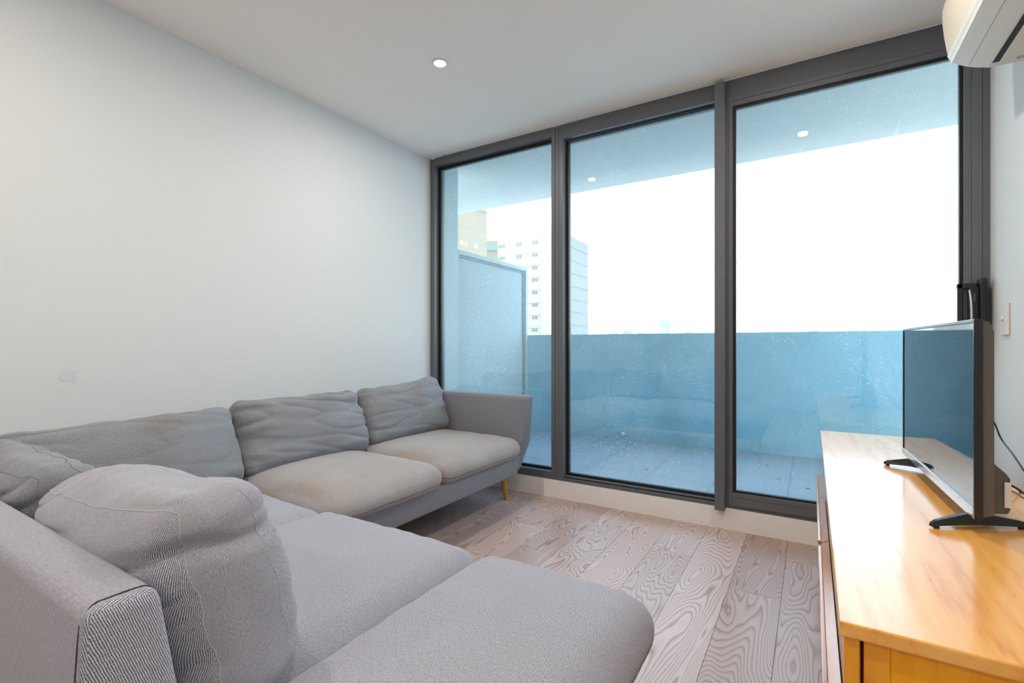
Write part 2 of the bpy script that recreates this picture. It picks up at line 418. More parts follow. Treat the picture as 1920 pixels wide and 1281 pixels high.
at(mesh_obj('gasket', bm, 'gasket'), d1)
at(box('glass_pane', 'glass3', None, -.386, .616, 3.167, 3.173, .238, 2.52, bevel=0), d1)
# lock and pull on the sash
bm = bmesh.new()
bx(bm, .600, .620, 3.125, 3.1478, 1.10, 1.405, bevel=.003); bx(bm, .600, .672, 3.125, 3.1478, 1.380, 1.405, bevel=.003)
bx(bm, .600, .672, 3.125, 3.1478, 1.10, 1.125, bevel=.003)
bx(bm, .638, .675, 3.112, 3.1498, 1.125, 1.385, bevel=.004)
hd = at(mesh_obj('lock_plate', bm, 'black'), d1)
bm = bmesh.new(); tube(bm, smooth_path([(.640, 3.108, 1.372), (.644, 3.098, 1.31), (.645, 3.094, 1.24), (.644, 3.098, 1.17), (.640, 3.108, 1.13)]), .0045, 10)
at(mesh_obj('lever', bm, 'bright', smooth=True), d1)
bm = bmesh.new(); bx(bm, .674, .7005, 3.088, 3.1478, 1.19, 1.425, bevel=.008, seg=3)
at(mesh_obj('door_handle', bm, 'black'), d1)
bm = bmesh.new(); bx(bm, .653, .661, 3.106, 3.113, 1.315, 1.352, bevel=.002)
at(mesh_obj('key_cylinder', bm, 'tvback'), d1)

# ------------------------------------------------------------------ balcony
ZB = .15
sbox('balcony_floor', 'tile', -7, 6, 3.32, 4.84, ZB - .2, ZB)
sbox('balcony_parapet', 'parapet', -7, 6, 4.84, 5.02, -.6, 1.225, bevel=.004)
ps = sempty('privacy_screen', (-2.80, 3.55, ZB)); bpy.context.view_layer.update()
at(box('screen_panel', 'frost', None, -2.815, -2.807, 3.565, 4.815, ZB + .03, 1.975, bevel=0), ps)
bm = bmesh.new()
bx(bm, -2.84, -2.778, 3.545, 4.838, 1.955, 1.995, bevel=.002); bx(bm, -2.84, -2.778, 4.792, 4.838, ZB + .001, 1.955, bevel=.002)
bx(bm, -2.84, -2.778, 3.545, 3.56, ZB + .001, 1.955)
bx(bm, -2.84, -2.778, 3.56, 4.792, ZB + .001, ZB + .04)
at(mesh_obj('screen_frame', bm, 'nib'), ps)
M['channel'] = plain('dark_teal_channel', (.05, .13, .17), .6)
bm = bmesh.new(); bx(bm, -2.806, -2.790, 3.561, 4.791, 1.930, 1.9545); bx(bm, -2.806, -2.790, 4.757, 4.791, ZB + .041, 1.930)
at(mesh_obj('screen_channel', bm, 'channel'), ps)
dr = thing('drain_outlet', 'small round metal drain cap low on the balcony parapet', 'drain cap', (-1.657, 4.838, .193))
bm = bmesh.new(); lathe(bm, [(.0, .0), (.028, .0), (.030, .004), (.026, .012), (.020, .016), (.0001, .018)], 24)
bmesh.ops.rotate(bm, cent=(0, 0, 0), matrix=Matrix.Rotation(R(90), 3, 'X'), verts=bm.verts)
mesh_obj('cap', bm, 'metal', dr, smooth=True)
bm = bmesh.new(); tube(bm, [(.031 * math.cos(a * math.pi / 12), -.002, .031 * math.sin(a * math.pi / 12)) for a in range(24)], .003, 6, closed=True)
mesh_obj('ring', bm, 'gasket', dr, smooth=True)
leaf_xy = [(-1.08, 3.72, 'dark leaf scrap on the tiles beside the square mullion'), (-.30, 4.35, 'curled dark leaf scrap on balcony tiles, nearest the parapet'),
           (-.20, 3.95, 'dark leaf scrap on the balcony tiles, middle of the right pane'), (-.02, 3.78, 'dark leaf scrap on balcony tiles close to the wooden cabinet'),
           (-1.30, 4.30, 'dark leaf scrap on the tiles below the round drain cap')]
for k, (x, y, lb) in enumerate(leaf_xy):
    bm = bmesh.new(); n = 7
    c = bm.verts.new((0, 0, .004)); rg = [bm.verts.new((.012 * math.cos(2 * math.pi * i / n) * random.uniform(.7, 1.3), .008 * math.sin(2 * math.pi * i / n) * random.uniform(.7, 1.3), random.uniform(0.0005, .004))) for i in range(n)]
    for i in range(n): bm.faces.new((c, rg[i], rg[(i + 1) % n]))
    r_ = bmesh.ops.extrude_face_region(bm, geom=list(bm.faces)); bmesh.ops.translate(bm, vec=(0, 0, .0015), verts=[v for v in r_['geom'] if isinstance(v, bmesh.types.BMVert)])
    o = mesh_obj('dry_leaf', bm, 'leaf'); o.location = (x, y, ZB); tag(o, lb, 'leaf', 'leaf scraps on the balcony tiles')

# ------------------------------------------------------------------ far view
struct(box('ground', 'ground', None, -900, 700, 12, 1200, -16, -15, bevel=0))
C_, S_ = .8504, .5261
def far(px, Z, z=0.0):
    u = (px - 960) / 908
    return Vector((Z * (-S_ + C_ * u), Z * (C_ + S_ * u), z))
def hz(py, Z): return 1.108 + (647.5 - py) / 908 * Z
def slab(bm, A, B, depth, z0, z1, out=0.0):
    """upright block whose front runs from A to B (seen left to right)"""
    d = (B - A).normalized(); n = Vector((-d.y, d.x, 0))           # away from viewer
    a, b = A - n * out, B - n * out
    pts = [a, b, b + n * depth, a + n * depth]
    lo = [bm.verts.new((p.x, p.y, z0)) for p in pts]; hi = [bm.verts.new((p.x, p.y, z1)) for p in pts]
    for k in range(4): bm.faces.new((lo[k], lo[(k + 1) % 4], hi[(k + 1) % 4], hi[k]))
    bm.faces.new(lo[::-1]); bm.faces.new(hi)
    bmesh.ops.recalc_face_normals(bm, faces=bm.faces)
def blk(name, mat, parent, A, B, depth, z0, z1, out=0.0):
    bm = bmesh.new(); slab(bm, A, B, depth, z0, z1, out); return at(mesh_obj(name, bm, mat), parent)
def zl(Zl, pl, Zr, pr, px):      # depth along a facade at a pixel column
    A, B = far(pl, Zl), far(pr, Zr)
    best = min(range(1001), key=lambda i: abs(pxof(A.lerp(B, i / 1000)) - px))
    return A.lerp(B, best / 1000)
def pxof(p):
    d = -S_ * p.x + C_ * p.y; return 960 + 908 * (C_ * p.x + S_ * p.y) / d
G = -15
ab = thing('apartment_building', 'long white apartment block with rows of small windows behind the balcony screen', 'building', far(980, 108, G)); bpy.context.view_layer.update()
f = lambda px: zl(113, 915, 103, 1070, px)
blk('wall', 'bwhite', ab, f(918), f(1016), 9, G, hz(447, 110))
blk('stair_tower', 'bpink', ab, f(1015.5), f(1050), 10, G, hz(426, 106), out=.6)
blk('end_block', 'bblue', ab, f(1050.5), f(1070), 11, G, hz(443, 103), out=.3)
for r in range(8):
    zr = hz(455.5 + 0, 107.2) - 2.76 * r
    for a, b in ((935, 938), (939, 942), (943, 947), (968, 971), (973, 978), (998, 1002), (1003.5, 1008)):
        if r > 2 and a < 998: continue
        blk('window', 'bwin', ab, f(a), f(b), .3, zr - .35, zr + .35, out=.12)
    blk('window_band', 'bpink', ab, f(975 if r > 2 else 933), f(1012), .2, zr + .55, zr + .75, out=.25)
for r in range(8):
    zr = hz(452, 105.5) - 2.76 * r
    blk('stair_window', 'bwhite', ab, f(1020), f(1029), .3, zr - .7, zr + .9, out=.75)
for r in range(8):
    zr = hz(462, 103) - 2.76 * r
    p = f(1070); d = (f(1070) - f(918)).normalized(); n = Vector((-d.y, d.x, 0))
    bm = bmesh.new(); a = p + n * .2 - n * .3; b = p + n * 11
    slab(bm, a + d * .0, b + d * .0, -.12, zr - .06, zr + .06, out=0)
    at(mesh_obj('panel_joint', bm, 'bwin'), ab)
ct = thing('concrete_tower', 'grey concrete tower at far left rising above the balcony screen', 'building', far(880, 80, G)); bpy.context.view_layer.update()
A, B = far(820, 77, 0), far(913, 85.7, 0)
blk('wall', 'bgrey', ct, A, B, 12, G, hz(400, 85.7))
blk('roof_edge', 'bgrey', ct, A, B, 12.2, hz(400, 85.7), hz(400, 85.7) + .5, out=.15)
g = lambda px: zl(77, 820, 85.7, 913, px)
blk('panel_joint', 'bwin', ct, A, B, .2, hz(436, 85.7), hz(436, 85.7) + .12, out=.03)
for a, b in ((863, 868), (871, 876), (889, 895)):
    blk('window', 'bwhite', ct, g(a), g(b), .3, hz(462, 82), hz(454, 82), out=.08)
lw = thing('low_building', 'low pale building with a green glazed top floor between tower and apartments', 'building', far(915, 98, G)); bpy.context.view_layer.update()
blk('wall', 'bgrey', lw, far(896, 100), far(932.5, 100), 6, G, hz(451, 100))
blk('green_glazing', 'bgreen', lw, far(903, 100), far(932, 100), .4, hz(470, 100), hz(459.5, 100), out=.3)
of = thing('office_block', 'small distant office block with teal glass side above the parapet', 'building', far(1238, 400, G)); bpy.context.view_layer.update()
blk('wall', 'bwhite', of, far(1219.5, 400), far(1238, 400), 15, G, hz(600.5, 400))
blk('glass_wing', 'bglass', of, far(1238, 400), far(1256.5, 400), 15, G, hz(601, 400))
blk('podium', 'bwhite', of, far(1236, 398), far(1248.5, 398), 1.5, G, hz(616, 398))
for k, (px, py, s, lb) in enumerate([(1082, 619, 11, 'faint distant tree right beside the apartment block'), (1150, 621, 17, 'faint wide distant tree crown above the parapet, left of the office block'),
                                 (1178, 618, 16, 'tallest of the faint tree crowns left of the distant office block'), (1203, 622, 12, 'faint low tree crown just left of the distant office block'),
                                 (1291, 620, 10, 'faint distant tree crown right of the office block'), (1526, 618, 14, 'faint distant tree crown above the parapet in the right pane')]):
    Z = 240; zt = hz(py, Z); rr = s / 2 / 908 * Z * 1.25
    c = far(px, Z, G); t_ = thing('tree', lb, 'tree', c, 0, 'faint trees on the skyline')
    bm = bmesh.new(); bmesh.ops.create_icosphere(bm, subdivisions=4, radius=1)
    for v in bm.verts:
        q = v.co.copy(); nn = noise.fractal(q * 2.2 + Vector((k * 5, 0, 0)), 1, 2, 4)
        v.co = Vector((q.x * rr, q.y * rr, q.z * rr * .9)) * (1 + .35 * nn) + Vector((0, 0, zt - G - rr * .95))
    mesh_obj('crown', bm, 'crown', t_)
    bm = bmesh.new(); tube(bm, [(0, 0, 0), (.1, 0, (zt - G) * .5), (0, 0, zt - G - rr)], [.35, .28, .15], 8); mesh_obj('trunk', bm, 'trunk', t_)

# ------------------------------------------------------------------ ceiling lights
def make_light():
    t = thing('ceiling_light', '', 'ceiling light')
    bm = bmesh.new()
    lathe(bm, [(.030, -.0005), (.046, -.0005), (.046, -.003), (.041, -.006), (.033, -.0055), (.030, -.002)], 32)
    mesh_obj('trim_ring', bm, 'white', t, smooth=True)
    bm = bmesh.new(); lathe(bm, [(.0005, -.0062), (.024, -.0062), (.030, -.0052), (.030, -.0008), (.0005, -.0008)], 32)
    mesh_obj('lens', bm, 'lamp', t, smooth=False)
    return t
L0 = make_light()
spots = [(-1.781, 2.108, 'round ceiling downlight nearest the left wall and window'), (-.055, 2.11, 'round ceiling downlight above the wooden cabinet side near the window'),
         (-1.78, .3, 'added fill downlight, out of view, above the near end of the sofa'), (-.055, .3, 'added fill downlight, out of view, directly over the viewer'),  # this row and the next: unseen lights added to brighten the room
         (-1.78, -1.6, 'added fill downlight, out of view, at the back of the room, left'), (-.055, -1.6, 'added fill downlight, out of view, at the back of the room, right')]
for k, (x, y, lb) in enumerate(spots):
    if k == 0: o = L0
    else:
        o = L0.copy(); col.objects.link(o)
        for ch in [q for q in L0.children if q.type == 'MESH']:
            c = ch.copy(); col.objects.link(c); c.parent = o
    o.location = (x, y, H); o['label'] = lb; o['group'] = 'round downlights in the ceiling'
    ld = bpy.data.lights.new('downlight', 'AREA'); ld.shape = 'DISK'; ld.size = .06
    ld.energy = LAMP_W; ld.color = (1.0, .93, .85); ld.spread = R(180)
    lo = bpy.data.objects.new('downlight', ld); col.objects.link(lo); lo.location = (0, 0, -.012); lo.parent = o

# ------------------------------------------------------------------ cushions
def rbox_point(pr, half, r):
    p0 = Vector((pr[0] * half[0], pr[1] * half[1], pr[2] * half[2]))
    inn = Vector([max(-(half[i] - r[i]), min(half[i] - r[i], p0[i])) for i in range(3)])
    d = Vector([(p0[i] - inn[i]) / r[i] if r[i] > 0 else 0 for i in range(3)])
    L = d.length
    if L > 1e-9: d = d / L
    return inn + Vector([d[i] * r[i] for i in range(3)])
def cushion(name, mat, parent, size, r, fn, N=(60, 20, 40), seams=(), seam_mat='seam', seam_r=.0016):
    half = [k / 2 for k in size]; rr = [r] * 3 if not isinstance(r, (list, tuple)) else list(r)
    bm = bmesh.new(); uvl = bm.loops.layers.uv.new('UVMap'); cache = {}
    def V(p):
        key = tuple(round(k, 5) for k in p)
        if key not in cache:
            cache[key] = bm.verts.new(fn(rbox_point(p, half, rr), p))
        return cache[key]
    for ax in range(3):
        i, j = [k for k in range(3) if k != ax]
        def cs(n, k):      # concentrate samples at the rounded rims
            out = []
            for q in range(n + 1):
                t = -1 + 2 * q / n; out.append(.65 * t + .35 * math.sin(t * math.pi / 2))
            return out
        A, B = cs(N[i], i), cs(N[j], j)
        for sgn in (-1, 1):
            for a0, a1 in zip(A, A[1:]):
                for b0, b1 in zip(B, B[1:]):
                    q = []
                    for (a, b) in ((a0, b0), (a1, b0), (a1, b1), (a0, b1)):
                        p = [0, 0, 0]; p[ax] = sgn; p[i] = a; p[j] = b; q.append((V(p), a * half[i] + ax * .37, b * half[j] + sgn * .21))
                    if (ax == 1) == (sgn > 0): q = q[::-1] if ax != 1 else q[::-1]
                    f_ = bm.faces.new([k[0] for k in q])
                    for lp, k in zip(f_.loops, q): lp[uvl].uv = (k[1], k[2])
    bmesh.ops.recalc_face_normals(bm, faces=bm.faces)
    o = mesh_obj(name, bm, mat, parent, smooth=True)
    if seams:
        bm = bmesh.new()
        for s in seams:
            pts = [fn(rbox_point(p, half, rr), p) for p in s]
            tube(bm, pts, seam_r, 5)
        mesh_obj('seam', bm, seam_mat, o, smooth=True)
    return o
def seat_fn(size, crown, seed, wr=.004, dip=0.0):
    hx, hy, hz_ = [k / 2 for k in size]
    def fn(p, pr):
        x, y, z = p; fx, fy = x / hx, y / hy
        e = max(0, 1 - fx ** 4) * max(0, 1 - fy ** 4)
        k = (z / hz_)
        z2 = z + (crown * e if k > 0 else 0) * max(0, k) ** .5
        q = Vector((x * 2.2 + seed * 7, y * 2.2, seed))
        z2 += (noise.noise(q) * wr * 1.6 + noise.noise(q * 4) * wr * .35) * (1 if k > 0 else .2)
        bulge = .010 * (1 - k * k)
        x2 = x + bulge * fx * (1 - fy ** 4 * .5); y2 = y + bulge * fy * (1 - fx ** 4 * .5)
        # pulled creases near the front rim
        cr = noise.noise(Vector((x * 16 + seed, y * 3, 3))) * .0055 * max(0, abs(fy) - .5) * 2
        cr += noise.noise(Vector((x * 3, y * 16 + seed, 5))) * .0055 * max(0, abs(fx) - .5) * 2
        return Vector((x2, y2, z2 + cr))
    return fn
def line(a, b, n=40): return [tuple(a[i] + (b[i] - a[i]) * k / n for i in range(3)) for k in range(n + 1)]

# ------------------------------------------------------------------ sofa
sofa = thing('corner_sofa', 'grey tweed L-shaped corner sofa on tapered wooden legs along the left wall', 'sofa', (-2.2, 1.6, 0)); bpy.context.view_layer.update()
def padded(name, pts, ax0, ax1, axis, mat='fab_base', bev=.02, parent=sofa, seg=3):
    """upholstered block: outline prism, bevelled, box-projected UVs"""
    bm = bmesh.new(); prism(bm, pts, ax0, ax1, axis)
    bmesh.ops.bevel(bm, geom=list(bm.edges), offset=bev, segments=seg, affect='EDGES', profile=.5)
    uvl = bm.loops.layers.uv.new('UVMap'); bm.normal_update()
    for f_ in bm.faces:
        n = f_.normal; a = max(range(3), key=lambda i: abs(n[i])); i, j = [k for k in range(3) if k != a]
        for lp in f_.loops: lp[uvl].uv = (lp.vert.co[i] + a * .37, lp.vert.co[j])
    o = mesh_obj(name, bm, mat, smooth=True); at(o, parent)
    return o
SX, SY = -1.735, 1.235     # front edges of the two seat runs
padded('base_frame', [(-2.72, .195), (-1.757, .195), (-1.732, .335), (-2.72, .335)], .45, 2.92, 'Y', bev=.018)
o2 = padded('base_frame', [(.33, .205), (1.20, .205), (1.255, .315), (.30, .315)], -2.70, -.40, 'X', bev=.018)
arm = padded('armrest', [(-2.70, .20), (-1.80, .20), (-1.715, .42), (-1.690, .752), (-2.70, .752)], 2.905, 3.035, 'Y', bev=.028, seg=4)
padded('backrest', [(-2.765, .21), (-2.58, .21), (-2.655, .72), (-2.765, .72)], .27, 3.03, 'Y', bev=.022)
nb = padded('backrest', [(.225, .21), (.43, .21), (.345, .745), (.255, .745)], -2.70, -.835, 'X', mat='fab', bev=.022, seg=4)
bm = bmesh.new()
tube(bm, smooth_path([(-.858, y, z) for y, z in ((.244, .55), (.2525, .70), (.257, .727), (.269, .7435), (.29, .7455), (.32, .7455), (.335, .742), (.346, .728), (.3530, .70), (.3770, .55))], 6), .0014, 5)
at(mesh_obj('seam', bm, 'seam_d'), nb)
nb.children[0].parent = nb
def seat(x0, x1, y0, y1, z0, z1, crown, seed, N=(50, 50, 14), mat='fab', wr=.004):
    size = (x1 - x0, y1 - y0, z1 - z0)
    zz = -.35
    sm = [line((-1, s, zz), (1, s, zz)) for s in (-1, 1)] + [line((s, -1, zz), (s, 1, zz)) for s in (-1, 1)]
    o = cushion('seat_cushion', mat, None, size, (.075, .075, size[2] * .48), seat_fn(size, crown, seed, wr), N, seams=sm, seam_mat='seam_d', seam_r=.0012)
    o.location = ((x0 + x1) / 2, (y0 + y1) / 2, (z0 + z1) / 2)
    bpy.context.view_layer.update(); at(o, sofa)
    return o
seat(-2.62, -1.700, 2.060, 2.893, .322, .462, .036, 1, mat='fab_seat')
seat(-2.62, -1.690, 1.300, 2.050, .320, .458, .042, 2, mat='fab_seat')
seat(-2.62, -1.682, .42, 1.290, .315, .440, .028, 3)
seat(-1.676, -.905, .40, 1.292, .308, .448, .034, 4, N=(80, 90, 20), wr=.003)
seat(-.898, -.345, .36, 1.292, .303, .452, .030, 5, N=(70, 90, 20), wr=.003)
for k, (x, y) in enumerate([(-1.862, 2.93), (-2.64, 2.93), (-.47, 1.10), (-.47, .45), (-2.6, .45)]):
    bm = bmesh.new(); dx = .018 * (1 if x > -2 else -1); dy = .012 * (1 if y > 1 else -1)
    tube(bm, [(0, 0, .207), (dx * .5, dy * .5, .10), (dx, dy, .006)], [.024, .0195, .0135], 20)
    tube(bm, [(dx, dy, .006), (dx, dy, 0)], .0125, 20)
    o = mesh_obj('leg', bm, 'leg', smooth=True); o.location = (x - dx, y - dy, 0); bpy.context.view_layer.update(); at(o, sofa)

# ------------------------------------------------------------------ loose back cushions
def back_fn(size, seed, fold=.010, top=.35, slump=.0, tilt=0.0, lip=0.0, left=0.0):
    hx, hy, hz_ = [k / 2 for k in size]
    def fn(p, pr):
        x, y, z = p; fx, fz = x / hx, z / hz_
        s = (1 - .30 * abs(fx) ** 5) * (1 - top * max(0, fz) ** 2.2 - .18 * max(0, -fz) ** 4)
        s *= 1 + .22 * (1 - fx * fx) * (1 - fz * fz)
        y2 = y * s
        q = Vector((x * 2.0 + seed * 9, z * 9, seed))
        n1 = noise.noise(q) + .5 * noise.noise(q * 2.3)
        rd = 1 - abs(noise.noise(Vector((x * 2.6 - z * 1.8 + seed * 3, z * 13 + x * 2, seed + 4)))) * 2.6
        n2 = max(0, rd) ** 3
        ends = abs(fx) ** 2
        sgn = -max(-1, min(1, y / hy * 1.25))
        amp = fold * (.5 + .7 * max(0, fz) + .6 * ends)
        y2 -= sgn * (n1 * amp * .9 - n2 * amp * .8)
        # creases that radiate from both ends
        y2 -= sgn * noise.noise(Vector((fx * 1.5, z * 26 + seed * 2, seed))) * fold * .55 * ends
        z2 = z + (noise.noise(Vector((x * 5 + seed * 4, y * 8, 1))) * .016 + noise.noise(Vector((x * 17 + seed, 0, 2))) * .005) * max(0, fz) ** 2
        z2 -= .018 * (1 - fx * fx) * max(0, fz) * top * 2
        z2 += tilt * fx * (fz * .5 + .5)
        x2 = x * (1 - .05 * (1 - fz * fz) * 0 - .04 * max(0, fz) ** 2) + .012 * noise.noise(Vector((z * 9, y * 6, seed * 3))) * abs(fx)
        y2 += slump * max(0, fz) ** 2
        if lip:
            gv = math.exp(-((fz - .52 + .12 * math.sin(fx * 3 + y * 9)) / .075) ** 2)
            x2 -= math.copysign(lip, fx) * gv * ends
            y2 -= -sgn * lip * .5 * gv * ends
            x2 += math.copysign(lip * .5, fx) * math.exp(-((fz - .78) / .12) ** 2) * ends
        return Vector((x2, y2, z2))
    return fn
def back_cushion(label, size, loc, rot, seed, mat='fab_back', N=(80, 16, 56), seams=None, sm='seam_m', group='loose back cushions on the sofa', **kw):
    fn = back_fn(size, seed, **kw)
    e = .9
    if seams is None:
        seams = [line((1, -e, -1), (1, -e, 1)), line((1, e, -1), (1, e, 1)), line((-1, -e, -1), (-1, -e, 1)), line((-1, e, -1), (-1, e, 1)),
                 line((-1, -e, 1), (1, -e, 1)), line((-1, e, 1), (1, e, 1))]
    o = cushion('back_cushion', mat, None, size, (.05, size[1] * .46, .06), fn, N, seams=seams, seam_r=.0011, seam_mat=sm)
    o.location = loc; o.rotation_euler = rot
    tag(o, label, 'cushion', group); return o
# along the wall (front faces +X)
back_cushion('plump grey back cushion leaning on the sofa arm by the window', (.785, .20, .40), (-2.435, 2.495, .655), (R(-17), R(0), R(90)), 1, fold=.014, tilt=.02)
back_cushion('wrinkled dark grey back cushion in the middle of the wall side of the sofa', (.785, .20, .40), (-2.43, 1.71, .638), (R(-20), R(0), R(90)), 2, fold=.018, tilt=.0)
back_cushion('wide dark grey back cushion slumped against the left wall, farthest from the window', (.85, .21, .40), (-2.42, .892, .612), (R(-22), R(0), R(90)), 3, fold=.009, tilt=.012)
# on the near run (front faces +Y)
back_cushion('brownish grey corner back cushion cut by the left edge, behind the large near cushion', (.64, .20, .39), (-1.87, .47, .628), (R(-16), 0, R(180)), 4, fold=.012)
back_cushion('large pale grey back cushion with seamed end panel, nearest the viewer', (.70, .25, .41), (-1.21, .490, .634), (R(-14), R(0), R(180)), 5,
             mat='fab', sm='seam', N=(120, 40, 90), fold=.0065, top=.22, lip=.014, tilt=-.028,
             seams=[line((s, e, -1), (s, e, 1), 60) for s in (-1, 1) for e in (-.93, .93)] + [line((-1, e, 1), (1, e, 1), 60) for e in (-.93, .93)])

# ------------------------------------------------------------------ TV cabinet
CT = .669
cab = thing('tv_cabinet', 'long low orange oak cabinet with glossy top along the right wall', 'cabinet', (.285, 1.945, 0)); bpy.context.view_layer.update()
cb = lambda name, mat, *a, bevel=.0015: at(box(name, mat, None, *a, bevel=bevel), cab)
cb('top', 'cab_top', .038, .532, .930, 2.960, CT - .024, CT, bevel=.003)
cb('side_panel', 'cab_body', .070, .103, .940, .962, .15, CT - .0245)
cb('side_panel', 'cab_light', .1032, .52, .944, .962, .15, CT - .0245)
cb('side_panel', 'cab_body', .060, .52, 2.93, 2.952, .15, CT - .0245)
cb('stile', 'cab_body', .044, .0645, .936, .962, .15, CT - .0245)
cb('back_panel', 'cab_body', .505, .52, .963, 2.929, .15, CT - .0245)
cb('bottom_panel', 'cab_body', .07, .504, .963, 2.929, .15, .17)
cb('divider', 'cab_body', .07, .504, 1.90, 1.92, .171, CT - .0245)
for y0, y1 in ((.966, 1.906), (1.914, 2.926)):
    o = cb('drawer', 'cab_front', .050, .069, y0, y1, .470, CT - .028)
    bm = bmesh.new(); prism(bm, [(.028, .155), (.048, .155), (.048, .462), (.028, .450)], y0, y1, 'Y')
    dd = at(mesh_obj('door', bm, 'cab_front'), cab)
    bm = bmesh.new(); bx(bm, .018, .0278, y0 + .02, y1 - .02, .436, .449, bevel=.002); q = mesh_obj('finger_pull', bm, 'cab_front'); q.parent = dd; q.matrix_parent_inverse = dd.matrix_basis.inverted()
    q.matrix_parent_inverse = cab.matrix_basis.inverted() @ Matrix() if False else Matrix()
for x in (.10, .47):
    for y in (1.03, 2.86):
        bm = bmesh.new(); tube(bm, [(x, y, .1495), (x, y, .0)], [.020, .013], 16); at(mesh_obj('leg', bm, 'cab_body', smooth=True), cab)

# ------------------------------------------------------------------ television
tv = thing('television', 'flat screen television on two black V feet on the oak cabinet', 'television', (.3065, 1.910, CT), R(2.26)); bpy.context.view_layer.update()
TB, TT, HW = .036, .500, .394
def part(name, bm, mat, parent=tv, smooth=False): return mesh_obj(name, bm, mat, parent, smooth)
bm = bmesh.new(); ring(bm, -1, 1, 0, 1, .1, .1, .1, .1, 0, 1, 0); bm.free()
bm = bmesh.new()
bx(bm, -.002, .014, -HW, -HW + .008, TB, TT, bevel=.0015); bx(bm, -.002, .014, HW - .008, HW, TB, TT, bevel=.0015)
bx(bm, -.002, .014, -HW + .008, HW - .008, TT - .009, TT, bevel=.0015); part('bezel', bm, 'black')
bm = bmesh.new(); bx(bm, -.004, .014, -HW + .0005, HW - .0005, TB, TB + .022, bevel=.0015); part('lower_bezel', bm, 'tvedge')
bm = bmesh.new(); bx(bm, .0005, .006, -HW + .008, HW - .008, TB + .022, TT - .009); part('screen', bm, 'screen')
bm = bmesh.new(); prism(bm, [(.0145, TB + .004), (.034, TB + .012), (.034, TT - .03), (.026, TT - .008), (.0145, TT - .004)], -HW + .006, HW - .006, 'Y')
part('back_cover', bm, 'tvback')
bm = bmesh.new(); prism(bm, [(.0345, TB + .002), (.078, TB + .002), (.082, TB + .012), (.082, TB + .085), (.074, TB + .098), (.0345, TB + .135)], -HW + .055, HW - .055, 'Y')
for v in bm.verts:
    if v.co.x > .05: v.co.y *= .93
bh = part('speaker_housing', bm, 'tvback')
bm = bmesh.new(); bx(bm, .070, .0815, -HW * .862 * .935 - .0012, -HW * .862 * .935 + .001, TB + .018, TB + .078)
for v in bm.verts: v.co.y += -.0045
part('sticker', bm, 'sticker', bh)
inv = tv.matrix_basis.inverted()
def foot(front, apex, rear):
    bm = bmesh.new()
    P = [Vector(front), Vector(apex), Vector(rear)]
    ring_ = []
    def sec(p, d, wdt, h0, h1):
        s = Vector((-d.y, d.x, 0)).normalized() * wdt
        return [bm.verts.new(inv @ (Vector(q))) for q in ((p.x - s.x, p.y - s.y, p.z + h0), (p.x + s.x, p.y + s.y, p.z + h0), (p.x + s.x * .5, p.y + s.y * .5, p.z + h1), (p.x - s.x * .5, p.y - s.y * .5, p.z + h1))]
    d1_ = P[1] - P[0]; d2_ = P[2] - P[1]
    S = [sec(P[0], d1_, .006, .000, .009), sec(P[0].lerp(P[1], .12), d1_, .009, .001, .013), sec(P[1], P[2] - P[0], .014, -.012, .016), sec(P[1].lerp(P[2], .88), d2_, .009, .001, .013), sec(P[2], d2_, .006, .0, .009)]
    for A, B in zip(S, S[1:]):
        for k in range(4): bm.faces.new((A[k], A[(k + 1) % 4], B[(k + 1) % 4], B[k]))
    bm.faces.new(S[0][::-1]); bm.faces.new(S[-1]); bmesh.ops.recalc_face_normals(bm, faces=bm.faces)
    f_ = part('stand_foot', bm, 'black')
    for q, t_ in ((P[0], .13), (P[2], .13)):
        c = q.lerp(P[1], t_); bm = bmesh.new(); tube(bm, [inv @ Vector((c.x, c.y, CT + .0003)), inv @ Vector((c.x, c.y, c.z + .004))], .006, 10)
        mesh_obj('rubber_pad', bm, 'black', f_)
Zt = CT + .004
foot((.244, 1.520, Zt), (.330, 1.572, CT + .024), (.440, 1.630, Zt))
foot((.226, 2.226, Zt), (.302, 2.200, CT + .024), (.395, 2.14, Zt))
# cords
def cord(label, pts, r=.0028):
    bm = bmesh.new(); tube(bm, smooth_path(pts, 10), r, 8)
    o = mesh_obj('power_cord', bm, 'cable', smooth=True); return tag(o, label, 'cord', 'black cords behind the television')
def rp(px, py, X=None, Y=None, z=None):
    u = (px - 960) / 908; v = (647.5 - py) / 908; d = Vector((-S_ + C_ * u, C_ + S_ * u, v))
    k = X / d.x if X is not None else (Y / d.y if Y is not None else (z - 1.108) / d.z)
    return Vector((0, 0, 1.108)) + d * k
cord('upper black cord hanging from behind the television down along the white wall',
     [rp(1846, 752, X=.50), rp(1854, 773, X=.53), rp(1866, 796, X=.56), rp(1878, 824, X=.58), rp(1899, 852, X=.58), rp(1918, 880, X=.58), rp(1934, 905, X=.585), rp(1945, 960, X=.59), rp(1947, 1100, X=.60)])
cord('lower black cord from the television back over the cabinet edge',
     [rp(1850, 856, X=.44), rp(1856, 865, X=.45), rp(1876, 887, X=.47), rp(1890, 906, X=.49), rp(1908, 917, X=.52), rp(1920, 927, X=.545), rp(1932, 940, X=.57), rp(1945, 1000, X=.60)], .0034)
cord('thinnest black cord lying on the cabinet top behind the television',
     [rp(1882, 908, z=CT + .002), rp(1890, 917, z=CT + .002), rp(1905, 924, z=CT + .002), rp(1920, 934, z=CT + .002), rp(1936, 942, z=CT + .002), rp(1950, 960, X=.60)], .0015)

